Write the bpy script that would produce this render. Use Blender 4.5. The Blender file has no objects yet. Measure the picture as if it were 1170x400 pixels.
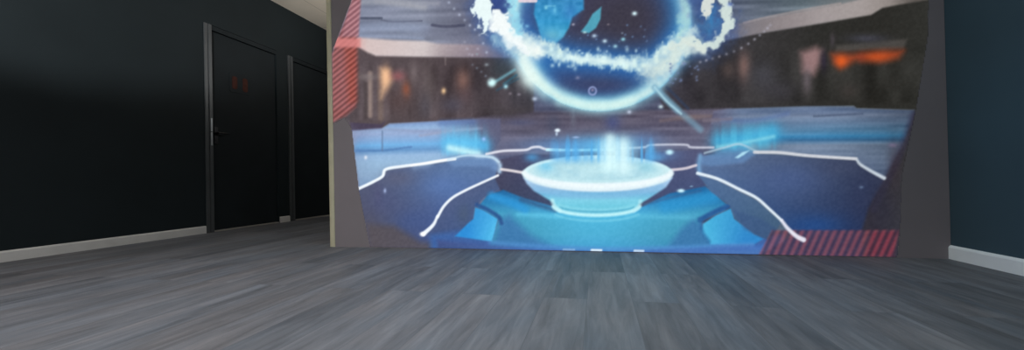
import bpy, bmesh, math
import numpy as np
from mathutils import Matrix, Vector

sc = bpy.context.scene
COL = sc.collection

# ------------------------------------------------------------------ room measures (metres; camera foot at 0,0)
WL, WR = -3.772, 1.811            # left and right wall faces
PD = 2.512                        # face of the partition that carries the picture
PE = -1.935                       # free left end of the partition
CH = 2.665                        # ceiling height
EYE = 0.468                       # camera height
YB, YF = 5.9, -3.2                # far wall and wall behind the camera
F_PX, CY_PX = 445.5032, 1.728     # focal length and vertical shift for a 1170 px wide frame
CAM_R = Vector((0.97612200, 0.21624785, -0.02055856))
CAM_U = Vector((0.02157958, -0.00236112, 0.99976435))
CAM_F = Vector((-0.21614849, 0.97633562, 0.00697128))

# ------------------------------------------------------------------ helpers
def link(name, bm, mat, parent=None, smooth=False, bevel=0.0):
    if bevel:
        bmesh.ops.bevel(bm, geom=[e for e in bm.edges], offset=bevel, segments=2, profile=.7, affect='EDGES')
    bmesh.ops.recalc_face_normals(bm, faces=bm.faces)
    me = bpy.data.meshes.new(name)
    bm.to_mesh(me); bm.free()
    if smooth:
        for p in me.polygons:
            p.use_smooth = True
    me.materials.append(mat)
    o = bpy.data.objects.new(name, me)
    COL.objects.link(o)
    if parent:
        o.parent = parent
    return o

def box(bm, x0, x1, y0, y1, z0, z1):
    v = [bm.verts.new((x, y, z)) for z in (z0, z1) for y in (y0, y1) for x in (x0, x1)]
    for f in ((0, 2, 3, 1), (4, 5, 7, 6), (0, 1, 5, 4), (2, 6, 7, 3), (0, 4, 6, 2), (1, 3, 7, 5)):
        bm.faces.new([v[i] for i in f])

def boxes(name, bs, mat, parent=None, bevel=0.0):
    bm = bmesh.new()
    for b in bs:
        box(bm, *b)
    return link(name, bm, mat, parent, bevel=bevel)

def extrude_y(name, prof, y0, y1, mat, parent=None):
    """a moulding: profile of (x, z) swept from y0 to y1"""
    bm = bmesh.new()
    a = [bm.verts.new((x, y0, z)) for x, z in prof]; b = [bm.verts.new((x, y1, z)) for x, z in prof]
    n = len(prof)
    for i in range(n):
        bm.faces.new((a[i], a[(i + 1) % n], b[(i + 1) % n], b[i]))
    bm.faces.new(a); bm.faces.new(b[::-1])
    return link(name, bm, mat, parent)

def extrude_z(name, prof, z0, z1, mat, parent=None):
    bm = bmesh.new()
    a = [bm.verts.new((x, y, z0)) for x, y in prof]; b = [bm.verts.new((x, y, z1)) for x, y in prof]
    n = len(prof)
    for i in range(n):
        bm.faces.new((a[i], a[(i + 1) % n], b[(i + 1) % n], b[i]))
    bm.faces.new(a); bm.faces.new(b[::-1])
    return link(name, bm, mat, parent)

def add_lathe(bm, pts, axis, origin, n=20):
    """pts: (distance along axis, radius)"""
    ax = Vector(axis).normalized(); s = ax.orthogonal().normalized(); t = ax.cross(s)
    rings = []
    for d, r in pts:
        rings.append([bm.verts.new(Vector(origin) + ax * d + (s * math.cos(2 * math.pi * k / n) + t * math.sin(2 * math.pi * k / n)) * r) for k in range(n)])
    for a, b in zip(rings, rings[1:]):
        for k in range(n):
            bm.faces.new((a[k], a[(k + 1) % n], b[(k + 1) % n], b[k]))
    bm.faces.new(rings[0]); bm.faces.new(rings[-1][::-1])

def structure(o, label=None, cat=None):
    o['kind'] = 'structure'
    if label: o['label'] = label
    if cat: o['category'] = cat
    return o

def lin(c):
    return tuple(((v / 255) / 12.92 if v <= 10 else (((v / 255) + .055) / 1.055) ** 2.4) for v in c)

def mat(name, base, rough=.6, spec=.3, metal=0.0, noise=None, bump=None):
    """principled material with a little procedural variation of colour and an optional bump"""
    m = bpy.data.materials.new(name); m.use_nodes = True
    nt = m.node_tree; b = nt.nodes['Principled BSDF']
    b.inputs['Roughness'].default_value = rough
    b.inputs['Specular IOR Level'].default_value = spec
    b.inputs['Metallic'].default_value = metal
    tc = nt.nodes.new('ShaderNodeTexCoord')
    n = nt.nodes.new('ShaderNodeTexNoise'); n.inputs['Scale'].default_value = (noise or (6, .08))[0]; n.inputs['Detail'].default_value = 5
    nt.links.new(tc.outputs['Object'], n.inputs['Vector'])
    r = nt.nodes.new('ShaderNodeValToRGB')
    k = (noise or (6, .08))[1]
    r.color_ramp.elements[0].position = .3; r.color_ramp.elements[1].position = .7
    r.color_ramp.elements[0].color = tuple(v * (1 - k) for v in base) + (1,)
    r.color_ramp.elements[1].color = tuple(min(1, v * (1 + k)) for v in base) + (1,)
    nt.links.new(n.outputs['Fac'], r.inputs['Fac'])
    nt.links.new(r.outputs['Color'], b.inputs['Base Color'])
    if bump:
        n2 = nt.nodes.new('ShaderNodeTexNoise'); n2.inputs['Scale'].default_value = bump[0]; n2.inputs['Detail'].default_value = 4
        nt.links.new(tc.outputs['Object'], n2.inputs['Vector'])
        bp = nt.nodes.new('ShaderNodeBump'); bp.inputs['Strength'].default_value = bump[1]; bp.inputs['Distance'].default_value = .004
        nt.links.new(n2.outputs['Fac'], bp.inputs['Height'])
        nt.links.new(bp.outputs['Normal'], b.inputs['Normal'])
    return m

def plank_mat():
    """grey wood planks running away from the camera"""
    m = bpy.data.materials.new('grey_wood_planks'); m.use_nodes = True
    nt = m.node_tree; b = nt.nodes['Principled BSDF']; N = nt.nodes.new; L = nt.links.new
    tc = N('ShaderNodeTexCoord')
    mp = N('ShaderNodeMapping'); mp.inputs['Rotation'].default_value = (0, 0, math.pi / 2); mp.inputs['Location'].default_value = (.31, .052, 0)
    L(tc.outputs['Object'], mp.inputs['Vector'])
    br = N('ShaderNodeTexBrick')
    br.offset = .37; br.offset_frequency = 2; br.squash = 1.0
    br.inputs['Scale'].default_value = 1.0
    br.inputs['Brick Width'].default_value = 1.22
    br.inputs['Row Height'].default_value = .168
    br.inputs['Mortar Size'].default_value = .0013
    br.inputs['Mortar Smooth'].default_value = .6
    br.inputs['Color1'].default_value = (0, 0, 0, 1); br.inputs['Color2'].default_value = (1, 1, 1, 1); br.inputs['Mortar'].default_value = (.5, .5, .5, 1)
    L(mp.outputs['Vector'], br.inputs['Vector'])
    # grain: stretched noise, shifted from plank to plank
    sh = N('ShaderNodeVectorMath'); sh.operation = 'MULTIPLY_ADD'
    L(br.outputs['Color'], sh.inputs[0]); sh.inputs[1].default_value = (7.3, 3.1, 5.7); L(tc.outputs['Object'], sh.inputs[2])
    gm = N('ShaderNodeMapping'); gm.inputs['Scale'].default_value = (30, 3.2, 1); L(sh.outputs['Vector'], gm.inputs['Vector'])
    g = N('ShaderNodeTexNoise'); g.inputs['Scale'].default_value = 1.0; g.inputs['Detail'].default_value = 7; g.inputs['Roughness'].default_value = .62; g.inputs['Distortion'].default_value = .7
    L(gm.outputs['Vector'], g.inputs['Vector'])
    gm2 = N('ShaderNodeMapping'); gm2.inputs['Scale'].default_value = (7, .8, 1); L(sh.outputs['Vector'], gm2.inputs['Vector'])
    g2 = N('ShaderNodeTexNoise'); g2.inputs['Scale'].default_value = 1.0; g2.inputs['Detail'].default_value = 4; g2.inputs['Distortion'].default_value = 1.2
    L(gm2.outputs['Vector'], g2.inputs['Vector'])
    rp = N('ShaderNodeValToRGB'); e = rp.color_ramp.elements
    e[0].position = .30; e[0].color = PLANK_DARK + (1,); e[1].position = .70; e[1].color = PLANK_LIGHT + (1,)
    mid = rp.color_ramp.elements.new(.5); mid.color = PLANK_MID + (1,)
    ad = N('ShaderNodeMath'); ad.operation = 'MULTIPLY_ADD'; L(g.outputs['Fac'], ad.inputs[0]); ad.inputs[1].default_value = .55
    a2 = N('ShaderNodeMath'); a2.operation = 'MULTIPLY_ADD'; L(g2.outputs['Fac'], a2.inputs[0]); a2.inputs[1].default_value = .45; a2.inputs[2].default_value = 0
    L(a2.outputs[0], ad.inputs[2]); L(ad.outputs[0], rp.inputs['Fac'])
    # tone per plank
    tn = N('ShaderNodeMapRange'); tn.inputs['To Min'].default_value = .82; tn.inputs['To Max'].default_value = 1.16
    L(br.outputs['Color'], tn.inputs['Value'])
    mx = N('ShaderNodeMix'); mx.data_type = 'RGBA'; mx.blend_type = 'MULTIPLY'; mx.inputs['Factor'].default_value = 1
    L(rp.outputs['Color'], mx.inputs['A']); L(tn.outputs['Result'], mx.inputs['B'])
    # cool and warm patches in the wood
    g3m = N('ShaderNodeMapping'); g3m.inputs['Scale'].default_value = (5, 1.3, 1); L(sh.outputs['Vector'], g3m.inputs['Vector'])
    g3 = N('ShaderNodeTexNoise'); g3.inputs['Scale'].default_value = 1.0; g3.inputs['Detail'].default_value = 6; g3.inputs['Distortion'].default_value = .8
    L(g3m.outputs['Vector'], g3.inputs['Vector'])
    tr = N('ShaderNodeValToRGB'); te = tr.color_ramp.elements
    te[0].position = .34; te[0].color = (.86, .93, 1.0, 1); te[1].position = .68; te[1].color = (1.02, .98, .965, 1)
    L(g3.outputs['Fac'], tr.inputs['Fac'])
    mt = N('ShaderNodeMix'); mt.data_type = 'RGBA'; mt.blend_type = 'MULTIPLY'; mt.inputs['Factor'].default_value = 1
    L(mx.outputs['Result'], mt.inputs['A']); L(tr.outputs['Color'], mt.inputs['B'])
    mx = mt
    jt = N('ShaderNodeMix'); jt.data_type = 'RGBA'; js = N('ShaderNodeMath'); js.operation = 'MULTIPLY'; js.inputs[1].default_value = .7; L(br.outputs['Fac'], js.inputs[0]); L(js.outputs[0], jt.inputs['Factor'])
    L(mx.outputs['Result'], jt.inputs['A']); jt.inputs['B'].default_value = (.075, .074, .080, 1)
    L(jt.outputs['Result'], b.inputs['Base Color'])
    b.inputs['Roughness'].default_value = .55; b.inputs['Specular IOR Level'].default_value = .25
    bp = N('ShaderNodeBump'); bp.inputs['Strength'].default_value = .35; bp.inputs['Distance'].default_value = .002
    L(ad.outputs[0], bp.inputs['Height']); L(bp.outputs['Normal'], b.inputs['Normal'])
    return m

def ceiling_mat():
    m = mat('ceiling_boards', (.80, .715, .60), .8, .2, noise=(3, .05), bump=(60, .1))
    nt = m.node_tree; b = nt.nodes['Principled BSDF']; N = nt.nodes.new; L = nt.links.new
    src = b.inputs['Base Color'].links[0].from_socket
    tc = N('ShaderNodeTexCoord'); mp = N('ShaderNodeMapping'); mp.inputs['Location'].default_value = (0, 3.40 - .003, 0); mp.inputs['Rotation'].default_value = (0, 0, math.pi / 2)
    L(tc.outputs['Object'], mp.inputs['Vector'])
    br = N('ShaderNodeTexBrick'); br.offset = .5
    for k, v in (('Scale', 1), ('Brick Width', 2.4), ('Row Height', .6), ('Mortar Size', .006), ('Mortar Smooth', .5)):
        br.inputs[k].default_value = v
    L(mp.outputs['Vector'], br.inputs['Vector'])
    mx = N('ShaderNodeMix'); mx.data_type = 'RGBA'; L(br.outputs['Fac'], mx.inputs['Factor']); L(src, mx.inputs['A']); mx.inputs['B'].default_value = (.5, .45, .38, 1)
    L(mx.outputs['Result'], b.inputs['Base Color'])
    return m

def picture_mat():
    m = bpy.data.materials.new('projected_image_glow'); m.use_nodes = True
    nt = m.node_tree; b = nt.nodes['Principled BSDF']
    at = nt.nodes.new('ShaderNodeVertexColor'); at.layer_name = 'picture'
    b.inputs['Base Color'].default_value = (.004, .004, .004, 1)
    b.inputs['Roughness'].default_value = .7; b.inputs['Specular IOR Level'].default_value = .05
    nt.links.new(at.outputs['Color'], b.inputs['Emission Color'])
    b.inputs['Emission Strength'].default_value = 1.0  # emission put in for the projector's light on the wall
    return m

# ---- the picture on the wall, painted in its own picture coordinates -------------
def make_picture(X, Y):
    """X, Y: picture coordinates of every point of the picture grid -> sRGB 0..1 colours."""
    shape = X.shape
    X = X.ravel(); Y = Y.ravel()
    N = X.size
    img = np.zeros((N, 3))
    rng = np.random.RandomState(7)

    def sm(a, b, x):
        t = np.clip((x - a) / (b - a + 1e-9), 0, 1)
        return t * t * (3 - 2 * t)

    def vnoise(x, y, seed):
        r = np.random.RandomState(seed).rand(128, 128)
        xi = np.floor(x).astype(int); yi = np.floor(y).astype(int)
        fx = x - xi; fy = y - yi
        fx = fx * fx * (3 - 2 * fx); fy = fy * fy * (3 - 2 * fy)
        g = lambda i, j: r[(yi + j) % 128, (xi + i) % 128]
        return (g(0, 0) * (1 - fx) + g(1, 0) * fx) * (1 - fy) + (g(0, 1) * (1 - fx) + g(1, 1) * fx) * fy

    def curve(pts, n=8):
        """Catmull-Rom through the points."""
        P = np.array(pts, float)
        if len(P) < 3:
            return P
        Q = np.vstack([2 * P[0] - P[1], P, 2 * P[-1] - P[-2]])
        out = []
        for i in range(1, len(Q) - 2):
            for k in range(n):
                t = k / n
                a, b, c, d = Q[i - 1], Q[i], Q[i + 1], Q[i + 2]
                out.append(.5 * (2 * b + (c - a) * t + (2 * a - 5 * b + 4 * c - d) * t * t + (3 * b - a - 3 * c + d) * t ** 3))
        out.append(P[-1])
        return np.array(out)

    def near(pts, m):
        P = np.array(pts, float)
        return np.where((X > P[:, 0].min() - m) & (X < P[:, 0].max() + m) & (Y > P[:, 1].min() - m) & (Y < P[:, 1].max() + m))[0]

    def dline(pts, x, y):
        d = np.full(x.size, 1e9); par = np.zeros(x.size)
        n = len(pts) - 1
        for i in range(n):
            ax, ay = pts[i]; bx, by = pts[i + 1]
            vx, vy = bx - ax, by - ay
            t = np.clip(((x - ax) * vx + (y - ay) * vy) / (vx * vx + vy * vy + 1e-9), 0, 1)
            q = np.hypot(x - ax - t * vx, y - ay - t * vy)
            w = q < d
            d[w] = q[w]; par[w] = (i + t[w]) / n
        return d, par

    def put(idx, a, col):
        a = np.clip(a, 0, 1)[:, None]
        img[idx] = img[idx] * (1 - a) + np.asarray(col, float).reshape(-1, 3) * a

    def poly(pts, col, soft=1.6, al=1.0):
        """col: one colour, or a function (x, y) -> colours."""
        i = near(pts, soft + 1)
        if not len(i):
            return
        x, y = X[i], Y[i]
        ins = np.zeros(i.size, bool)
        n = len(pts)
        for k in range(n):
            (ax, ay), (bx, by) = pts[k], pts[(k + 1) % n]
            c = (ay > y) != (by > y)
            ins ^= c & (x < (bx - ax) * (y - ay) / ((by - ay) if by != ay else 1e-9) + ax)
        d, _ = dline(list(pts) + [pts[0]], x, y)
        s = np.where(ins, d, -d)
        c = col(x, y) if callable(col) else col
        put(i, al * sm(-soft, soft, s), c)

    def stroke(pts, w, col, al=1.0, soft=1.2, taper=None, smooth=True):
        P = curve(pts) if smooth else np.array(pts, float)
        i = near(P, w + soft + 2)
        if not len(i):
            return
        d, t = dline(P, X[i], Y[i])
        ww = w / 2 if taper is None else w / 2 * (taper[0] + (taper[1] - taper[0]) * t)
        put(i, al * (1 - sm(ww - soft, ww + soft, d)), col)

    def glow(pts, r, col, al=1.0):
        P = curve(pts)
        i = near(P, 2.6 * r)
        d, _ = dline(P, X[i], Y[i])
        put(i, al * np.exp(-(d / r) ** 2), col)

    def blob(cx, cy, rx, ry, col, al=1.0, p=2.0):
        i = np.where((abs(X - cx) < 3 * rx) & (abs(Y - cy) < 3 * ry))[0]
        q = ((X[i] - cx) / rx) ** 2 + ((Y[i] - cy) / ry) ** 2
        put(i, al * np.exp(-q ** (p / 2)), col)

    def grad(stops):
        """colours by a value."""
        v = [s[0] for s in stops]
        c = np.array([s[1] for s in stops], float)
        return lambda t: np.stack([np.interp(t, v, c[:, k]) for k in range(3)], -1)

    def mixxy(c00, c10, c01, c11, x0, x1, y0, y1):
        c00, c10, c01, c11 = [np.array(c, float) for c in (c00, c10, c01, c11)]
        def f(x, y):
            u = np.clip((x - x0) / (x1 - x0), 0, 1)[:, None]; v = np.clip((y - y0) / (y1 - y0), 0, 1)[:, None]
            return (c00 * (1 - u) + c10 * u) * (1 - v) + (c01 * (1 - u) + c11 * u) * v
        return f

    allx = np.arange(N)
    # --- ceiling of the painted hall
    base = grad([(380, (128, 130, 148)), (410, (122, 128, 148)), (480, (130, 136, 154)), (530, (108, 110, 128)), (570, (85, 90, 118)),
                 (690, (66, 66, 84)), (800, (78, 84, 108)), (850, (92, 100, 116)), (920, (98, 110, 118)), (985, (120, 122, 122)), (1062, (60, 60, 58))])(X)
    img[:] = base
    st = (vnoise(X / 60, (Y + .04 * (X - 480)) / 4.5, 1) - .5) * 34 + (vnoise(X / 25, Y / 9, 2) - .5) * 12
    img += st[:, None] * np.array([1, 1, 1.05])
    stroke([(395, 3), (440, 2), (485, 8)], 7, (160, 163, 172), .6, 4)
    stroke([(485, 8), (430, 1), (500, 4)], 4, (168, 168, 174), .4, 4)
    stroke([(413, 21), (436, 21)], 3, (72, 78, 96), .8)
    stroke([(436, 23), (450, 25), (482, 24)], 2, (84, 88, 106), .7)
    stroke([(494, 29), (510, 30.5), (530, 29)], 3.4, (68, 70, 90), .8)
    stroke([(408, 33), (450, 31), (485, 33)], 12, (146, 158, 184), .6, 6)
    stroke([(412, 41), (450, 42), (483, 44)], 4, (150, 162, 188), .6, 3)
    stroke([(486, 36), (520, 38), (560, 40)], 10, (118, 122, 142), .5, 6)
    poly([(370, 125), (402, 125), (404, 300), (370, 300)], (94, 87, 92), 2)  # bare wall's lit grey, painted into the glow
    # dark window band, left and right
    wl = grad([(400, (90, 80, 84)), (470, (84, 74, 77)), (530, (78, 68, 72)), (590, (66, 63, 70))])
    poly([(400, 52), (408, 53), (420, 58), (430, 63), (485, 64), (610, 66), (610, 142), (560, 136), (445, 141), (437, 146), (400, 149)], lambda x, y: wl(x), 1.5)
    wr = grad([(740, (70, 66, 78)), (800, (57, 54, 58)), (870, (58, 56, 57)), (930, (49, 48, 46)), (1000, (46, 45, 42)), (1062, (51, 51, 48))])
    poly([(735, 70), (800, 52), (830, 44), (870, 37), (925, 28), (995, 16), (1008, 8), (1035, 3), (1070, -3), (1070, 126), (978, 124), (975, 121), (830, 125), (760, 128)], lambda x, y: wr(x), 1.8)
    i = np.where((Y > 50) & (Y < 147) & (X < 610))[0]
    n = (vnoise(X[i] / 9, Y[i] / 45, 3) - .5) * 34 + (vnoise(X[i] / 4, Y[i] / 16, 4) - .5) * 12
    img[i] += (n * sm(66, 80, Y[i]) * sm(143, 130, Y[i]))[:, None] * np.array([1, .93, .95])
    i = np.where((Y > 20) & (Y < 124) & (X > 780))[0]
    n = (vnoise(X[i] / 14, Y[i] / 40, 5) - .5) * 22
    img[i] += (n * sm(45, 60, Y[i]) * sm(122, 112, Y[i]))[:, None] * np.array([1, 1, 1])
    # lit things in the windows, left
    stroke([(423, 84), (423, 132)], 5, (158, 140, 132), .75, 2.5)
    blob(420, 88, 11, 4, (128, 118, 118), .7)
    stroke([(418, 96), (418, 135)], 4, (70, 62, 62), .5, 2)
    stroke([(435, 105), (435, 135)], 6, (128, 110, 100), .6, 3)
    blob(441, 88, 5, 12, (255, 196, 150), .7)
    poly([(435, 78), (445, 80), (449, 90), (442, 103), (436, 112), (435, 90)], (250, 200, 156), 6, .7)
    blob(455, 87, 8, 6, (150, 95, 98), .8)
    blob(464, 103, 5, 9, (160, 92, 68), .8)
    blob(473, 84, 5, 14, (122, 110, 112), .7)
    blob(455, 115, 14, 14, (84, 68, 68), .7)
    blob(490, 100, 9, 26, (100, 90, 90), .6)
    blob(486, 122, 8, 16, (82, 80, 90), .5)
    blob(507, 104, 2.6, 3.4, (236, 196, 150), .9)
    blob(529, 92, 8, 13, (146, 110, 100), .7)
    blob(532, 110, 8, 10, (104, 84, 88), .5)
    blob(517, 120, 13, 9, (84, 82, 96), .6)
    blob(560, 116, 20, 14, (72, 64, 68), .7)
    blob(575, 80, 16, 14, (58, 66, 72), .8)
    stroke([(509, 66), (509, 74)], 2, (130, 118, 118), .5)
    # lit things in the windows, right
    blob(850, 76, 7, 16, (132, 104, 98), .8)
    blob(832, 80, 8, 10, (96, 82, 78), .6)
    blob(872, 86, 16, 16, (80, 80, 88), .6)
    blob(890, 104, 20, 12, (70, 68, 76), .5)
    poly([(915, 60), (932, 54), (939, 58), (937, 72), (930, 86), (917, 82)], (156, 124, 124), 7, .9)
    blob(922, 92, 6, 15, (112, 102, 108), .7)
    blob(941, 70, 4, 12, (50, 44, 58), .8)
    blob(951, 46, 3, 8, (88, 80, 88), .5)
    poly([(955, 52), (1018, 46), (1036, 45), (1032, 56), (955, 59)], (86, 82, 79), 3, .7)
    blob(990, 44, 22, 5, (70, 70, 80), .8)
    poly([(950, 62), (975, 62), (1010, 58), (1032, 58), (1026, 66), (1005, 71), (978, 69), (968, 74), (960, 78), (953, 72)], (152, 70, 44), 7, .95)
    blob(961, 70, 7, 7, (222, 96, 40), .8)
    blob(1003, 65, 15, 5.5, (190, 82, 40), .75)
    blob(984, 66, 5, 6, (130, 60, 45), .5)
    blob(970, 104, 10, 8, (66, 60, 58), .6)
    # white cornice, left and right
    cl = grad([(384, (212, 132, 132)), (405, (210, 165, 162)), (420, (206, 188, 186)), (485, (204, 194, 194)), (505, (176, 164, 168)), (545, (148, 136, 148)), (580, (120, 118, 140))])
    poly([(384, 43), (410, 43), (450, 46), (485, 47), (500, 50), (590, 52), (590, 66), (485, 65), (430, 64), (420, 60), (410, 54), (384, 54)], lambda x, y: cl(x) - ((y - 48) * .9 * np.clip((x - 470) / 40, 0, 1))[:, None], 2.4)
    cr = grad([(820, (96, 98, 118)), (850, (122, 118, 124)), (890, (138, 130, 132)), (940, (156, 148, 148)), (985, (158, 150, 148)), (1015, (142, 134, 130)), (1045, (90, 84, 80))])
    poly([(820, 30), (850, 26), (880, 20), (925, 11), (960, 5), (985, -1), (1060, -14), (1060, 0), (1035, 4), (1008, 9), (995, 17), (960, 23), (925, 29), (870, 38), (830, 46), (815, 48)], lambda x, y: cr(x), 2)
    stroke([(850, 26), (880, 19), (925, 10), (960, 4)], 2.5, (176, 160, 156), .5)
    # wall behind the table
    poly([(545, 134), (610, 128), (760, 126), (835, 124), (835, 172), (545, 178)], mixxy((84, 78, 92), (92, 86, 102), (112, 110, 134), (100, 102, 126), 545, 830, 125, 172), 2.5)
    i = np.where((Y > 122) & (Y < 172) & (X > 540) & (X < 835))[0]
    img[i] += ((vnoise(X[i] / 45, Y[i] / 3.5, 9) - .5) * 26 * sm(122, 132, Y[i]))[:, None]
    blob(580, 128, 26, 8, (72, 66, 70), .8)
    blob(632, 142, 8, 11, (72, 78, 100), .6)
    blob(600, 150, 20, 4, (84, 82, 98), .5)
    blob(700, 140, 9, 10, (68, 80, 130), .6)
    blob(595, 140, 18, 4, (82, 86, 116), .6)
    blob(655, 134, 3, 12, (110, 116, 132), .5)
    blob(790, 134, 20, 4, (118, 104, 106), .6)
    stroke([(755, 138), (800, 133), (830, 134)], 4, (126, 110, 112), .5, 2)
    blob(660, 166, 60, 9, (92, 140, 196), .7)
    blob(735, 160, 22, 9, (96, 120, 166), .6)
    # counter, left
    ctr = grad([(136, (120, 134, 172)), (141, (124, 150, 194)), (147, (148, 178, 214)), (153, (150, 170, 206)), (160, (134, 170, 212)), (166, (118, 176, 224)), (172, (106, 150, 196)), (178, (150, 182, 216)), (186, (152, 184, 214)), (200, (146, 176, 206)), (216, (130, 160, 196))])
    poly([(402, 149), (437, 147), (445, 142), (485, 139.5), (545, 136), (572, 136), (572, 160), (560, 178), (515, 184), (460, 191), (441, 195), (438, 202), (425, 209), (411, 216)],
         lambda x, y: (lambda u: ctr(y + .03 * (x - 440)) * (1 - u) + np.array([90, 90, 116.0]) * u)(.94 * sm(492, 566, x)[:, None]) - np.clip((430 - x) / 20, 0, 1)[:, None] * np.array([10, 14, 14]), 1.8)
    poly([(400, 140), (436, 142), (440, 139), (436, 147), (402, 150)], (74, 66, 88), 1.5, .8)
    stroke([(405, 151), (440, 148), (485, 150), (545, 147)], 3.5, (140, 152, 184), .6, 2)
    stroke([(480, 155), (515, 150), (550, 147)], 3, (154, 160, 186), .6, 1.5)
    stroke([(505, 141), (540, 140)], 8, (88, 116, 170), .45, 4)
    stroke([(405, 172), (437, 172), (470, 168)], 2.4, (88, 128, 178), .8)
    stroke([(437, 150), (437, 172)], 1.6, (98, 118, 150), .7)
    blob(560, 152, 18, 7, (98, 100, 124), .7)
    blob(418, 180, 1.8, 2.2, (225, 230, 240), .9)
    blob(403, 160, 5, 12, (146, 148, 172), .5)
    # left console body
    poly([(408, 218), (425, 210), (438, 203), (443, 195), (470, 191), (520, 184), (556, 179), (572, 186), (572, 200), (545, 211), (517, 226), (505, 240), (494, 258), (488, 268), (504, 274), (504, 292), (424, 292)],
         mixxy((86, 94, 124), (92, 118, 160), (80, 80, 96), (66, 90, 150), 425, 520, 195, 268), 1.6)
    blob(470, 252, 22, 13, (68, 88, 138), .5)
    blob(438, 232, 20, 16, (78, 86, 124), .5)
    blob(505, 212, 24, 14, (92, 122, 176), .6)
    blob(455, 203, 20, 10, (94, 96, 118), .6)
    poly([(419, 256), (450, 258), (480, 276), (510, 280), (510, 287), (422, 285)], (89, 83, 88), 6, .85)  # fade to the lit wall's grey, painted as glow
    blob(432, 222, 5, 12, (84, 84, 116), .4)
    blob(440, 218, 1.6, 2.6, (170, 185, 225), .85)
    # dark side of the console below the bright curve
    poly([(570, 199), (545, 211), (530, 218), (517, 226), (507, 236), (500, 248), (494, 258), (486, 268), (500, 273), (522, 269), (541, 254), (542, 238), (556, 223), (572, 216)],
         mixxy((96, 104, 136), (78, 92, 126), (72, 86, 124), (64, 92, 140), 490, 570, 205, 270), 1.5)
    blob(530, 245, 8, 12, (76, 90, 112), .6)
    # dark floor behind the table
    poly([(569, 183), (600, 176), (640, 178), (640, 234), (628, 235), (596, 226), (572, 218), (566, 205)], mixxy((78, 76, 100), (74, 78, 110), (62, 66, 90), (66, 78, 108), 570, 630, 180, 230), 1.5)
    poly([(735, 175), (800, 171), (808, 178), (802, 200), (806, 214), (775, 222), (735, 232), (725, 215)], mixxy((86, 96, 132), (84, 86, 116), (74, 80, 112), (66, 80, 118), 740, 800, 175, 225), 1.5)
    blob(755, 178, 20, 6, (92, 130, 182), .5)
    poly([(492, 268), (540, 262), (840, 262), (895, 268), (900, 298), (492, 296)], (66, 100, 158), 5)
    # the lit floor
    fl = grad([(218, (46, 120, 180)), (232, (58, 148, 206)), (245, (86, 184, 224)), (252, (82, 178, 214)), (268, (80, 172, 208)), (284, (74, 160, 204))])
    poly([(556, 224), (575, 217), (600, 227), (632, 236), (734, 236), (765, 221), (806, 213), (832, 235), (828, 240), (800, 252), (806, 272), (812, 281), (700, 288), (560, 282), (570, 250), (546, 237)],
         lambda x, y: fl(y) * (.84 + .16 * np.exp(-((x - 680) / 75) ** 2))[:, None], 1.6)
    poly([(562, 282), (572, 250), (582, 246), (606, 268), (640, 287)], (64, 112, 166), 7, .75)
    poly([(760, 287), (778, 262), (792, 250), (802, 256), (814, 282)], (62, 112, 164), 6, .75)
    stroke([(562, 224), (585, 232), (600, 240)], 9, (52, 150, 212), .8, 4)
    stroke([(592, 245), (615, 246), (640, 248)], 4, (110, 206, 236), .45, 3)
    stroke([(715, 246), (750, 248), (792, 249)], 4, (100, 190, 220), .45, 3)
    stroke([(760, 236), (785, 231), (815, 224)], 14, (50, 148, 204), .75, 6)
    stroke([(596, 228), (620, 236), (634, 240)], 5, (60, 92, 130), .7, 3)
    stroke([(735, 234), (765, 226), (800, 218)], 3, (60, 96, 140), .5, 2)
    # cyan patches in front of the consoles, and the dark step edges
    poly([(543, 237), (552, 240), (569, 250), (566, 262), (562, 276), (520, 270), (534, 256), (541, 250)], mixxy((52, 140, 204), (74, 168, 222), (50, 140, 210), (90, 190, 232), 535, 566, 240, 270), 1.5)
    stroke([(545, 234), (558, 240), (570, 248), (573, 255)], 4.5, (48, 84, 138), .9, 2)
    poly([(803, 256), (818, 246), (835, 238), (839, 250), (872, 273), (862, 279), (812, 280), (802, 266)], mixxy((72, 172, 214), (58, 146, 200), (84, 184, 222), (52, 132, 196), 805, 850, 245, 276), 1.6)
    stroke([(800, 251), (815, 243), (832, 235.5)], 6, (46, 90, 146), .95, 2.4)
    stroke([(800, 252), (802, 264), (810, 276)], 4, (52, 104, 156), .7, 2.5)
    # strip along the lower edge of the picture
    poly([(500, 274), (540, 277), (600, 281), (700, 285.5), (860, 280), (880, 280), (880, 297), (700, 296), (500, 292)], mixxy((70, 82, 136), (62, 108, 190), (70, 82, 120), (80, 120, 180), 500, 620, 270, 290), 4, .85)
    stroke([(560, 277), (600, 280), (680, 284), (760, 283), (860, 279)], 4, (86, 146, 204), .65, 3)
    stroke([(490, 284), (560, 285.5), (650, 287.6), (760, 289.5), (875, 291.5)], 2, (52, 74, 116), .6)
    for a, b, al in ((644, 656, .35), (676, 687, .95), (725, 735, .8)):
        y0 = 285.6 + (a - 670) * .016
        stroke([(a, y0), (b, y0 + .3)], 2.4, (225, 240, 248), al, 1)
    # counter, right
    cr2 = grad([(121, (98, 112, 134)), (127, (92, 108, 136)), (132, (112, 126, 150)), (140, (98, 120, 148)), (150, (84, 124, 156)), (156, (62, 124, 166)), (160, (66, 110, 148)), (166, (110, 126, 148)), (176, (108, 124, 148)), (205, (92, 110, 140))])
    poly([(815, 127), (830, 124.5), (920, 121.5), (975, 121.5), (979, 124), (1048, 126), (1032, 165), (1012, 204), (995, 197), (982, 188), (978, 182), (925, 179), (865, 175), (830, 176), (805, 174)],
         lambda x, y: (lambda u: cr2(y + .01 * (x - 930)) * u + np.array([96, 94, 116.0]) * (1 - u))(sm(808, 850, x)[:, None]) * (1.04 - .3 * np.clip((x - 935) / 110, 0, 1) ** 1.3)[:, None] + ((vnoise(x / 40, y / 3.2, 12) - .5) * 20)[:, None], 1.6)
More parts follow.
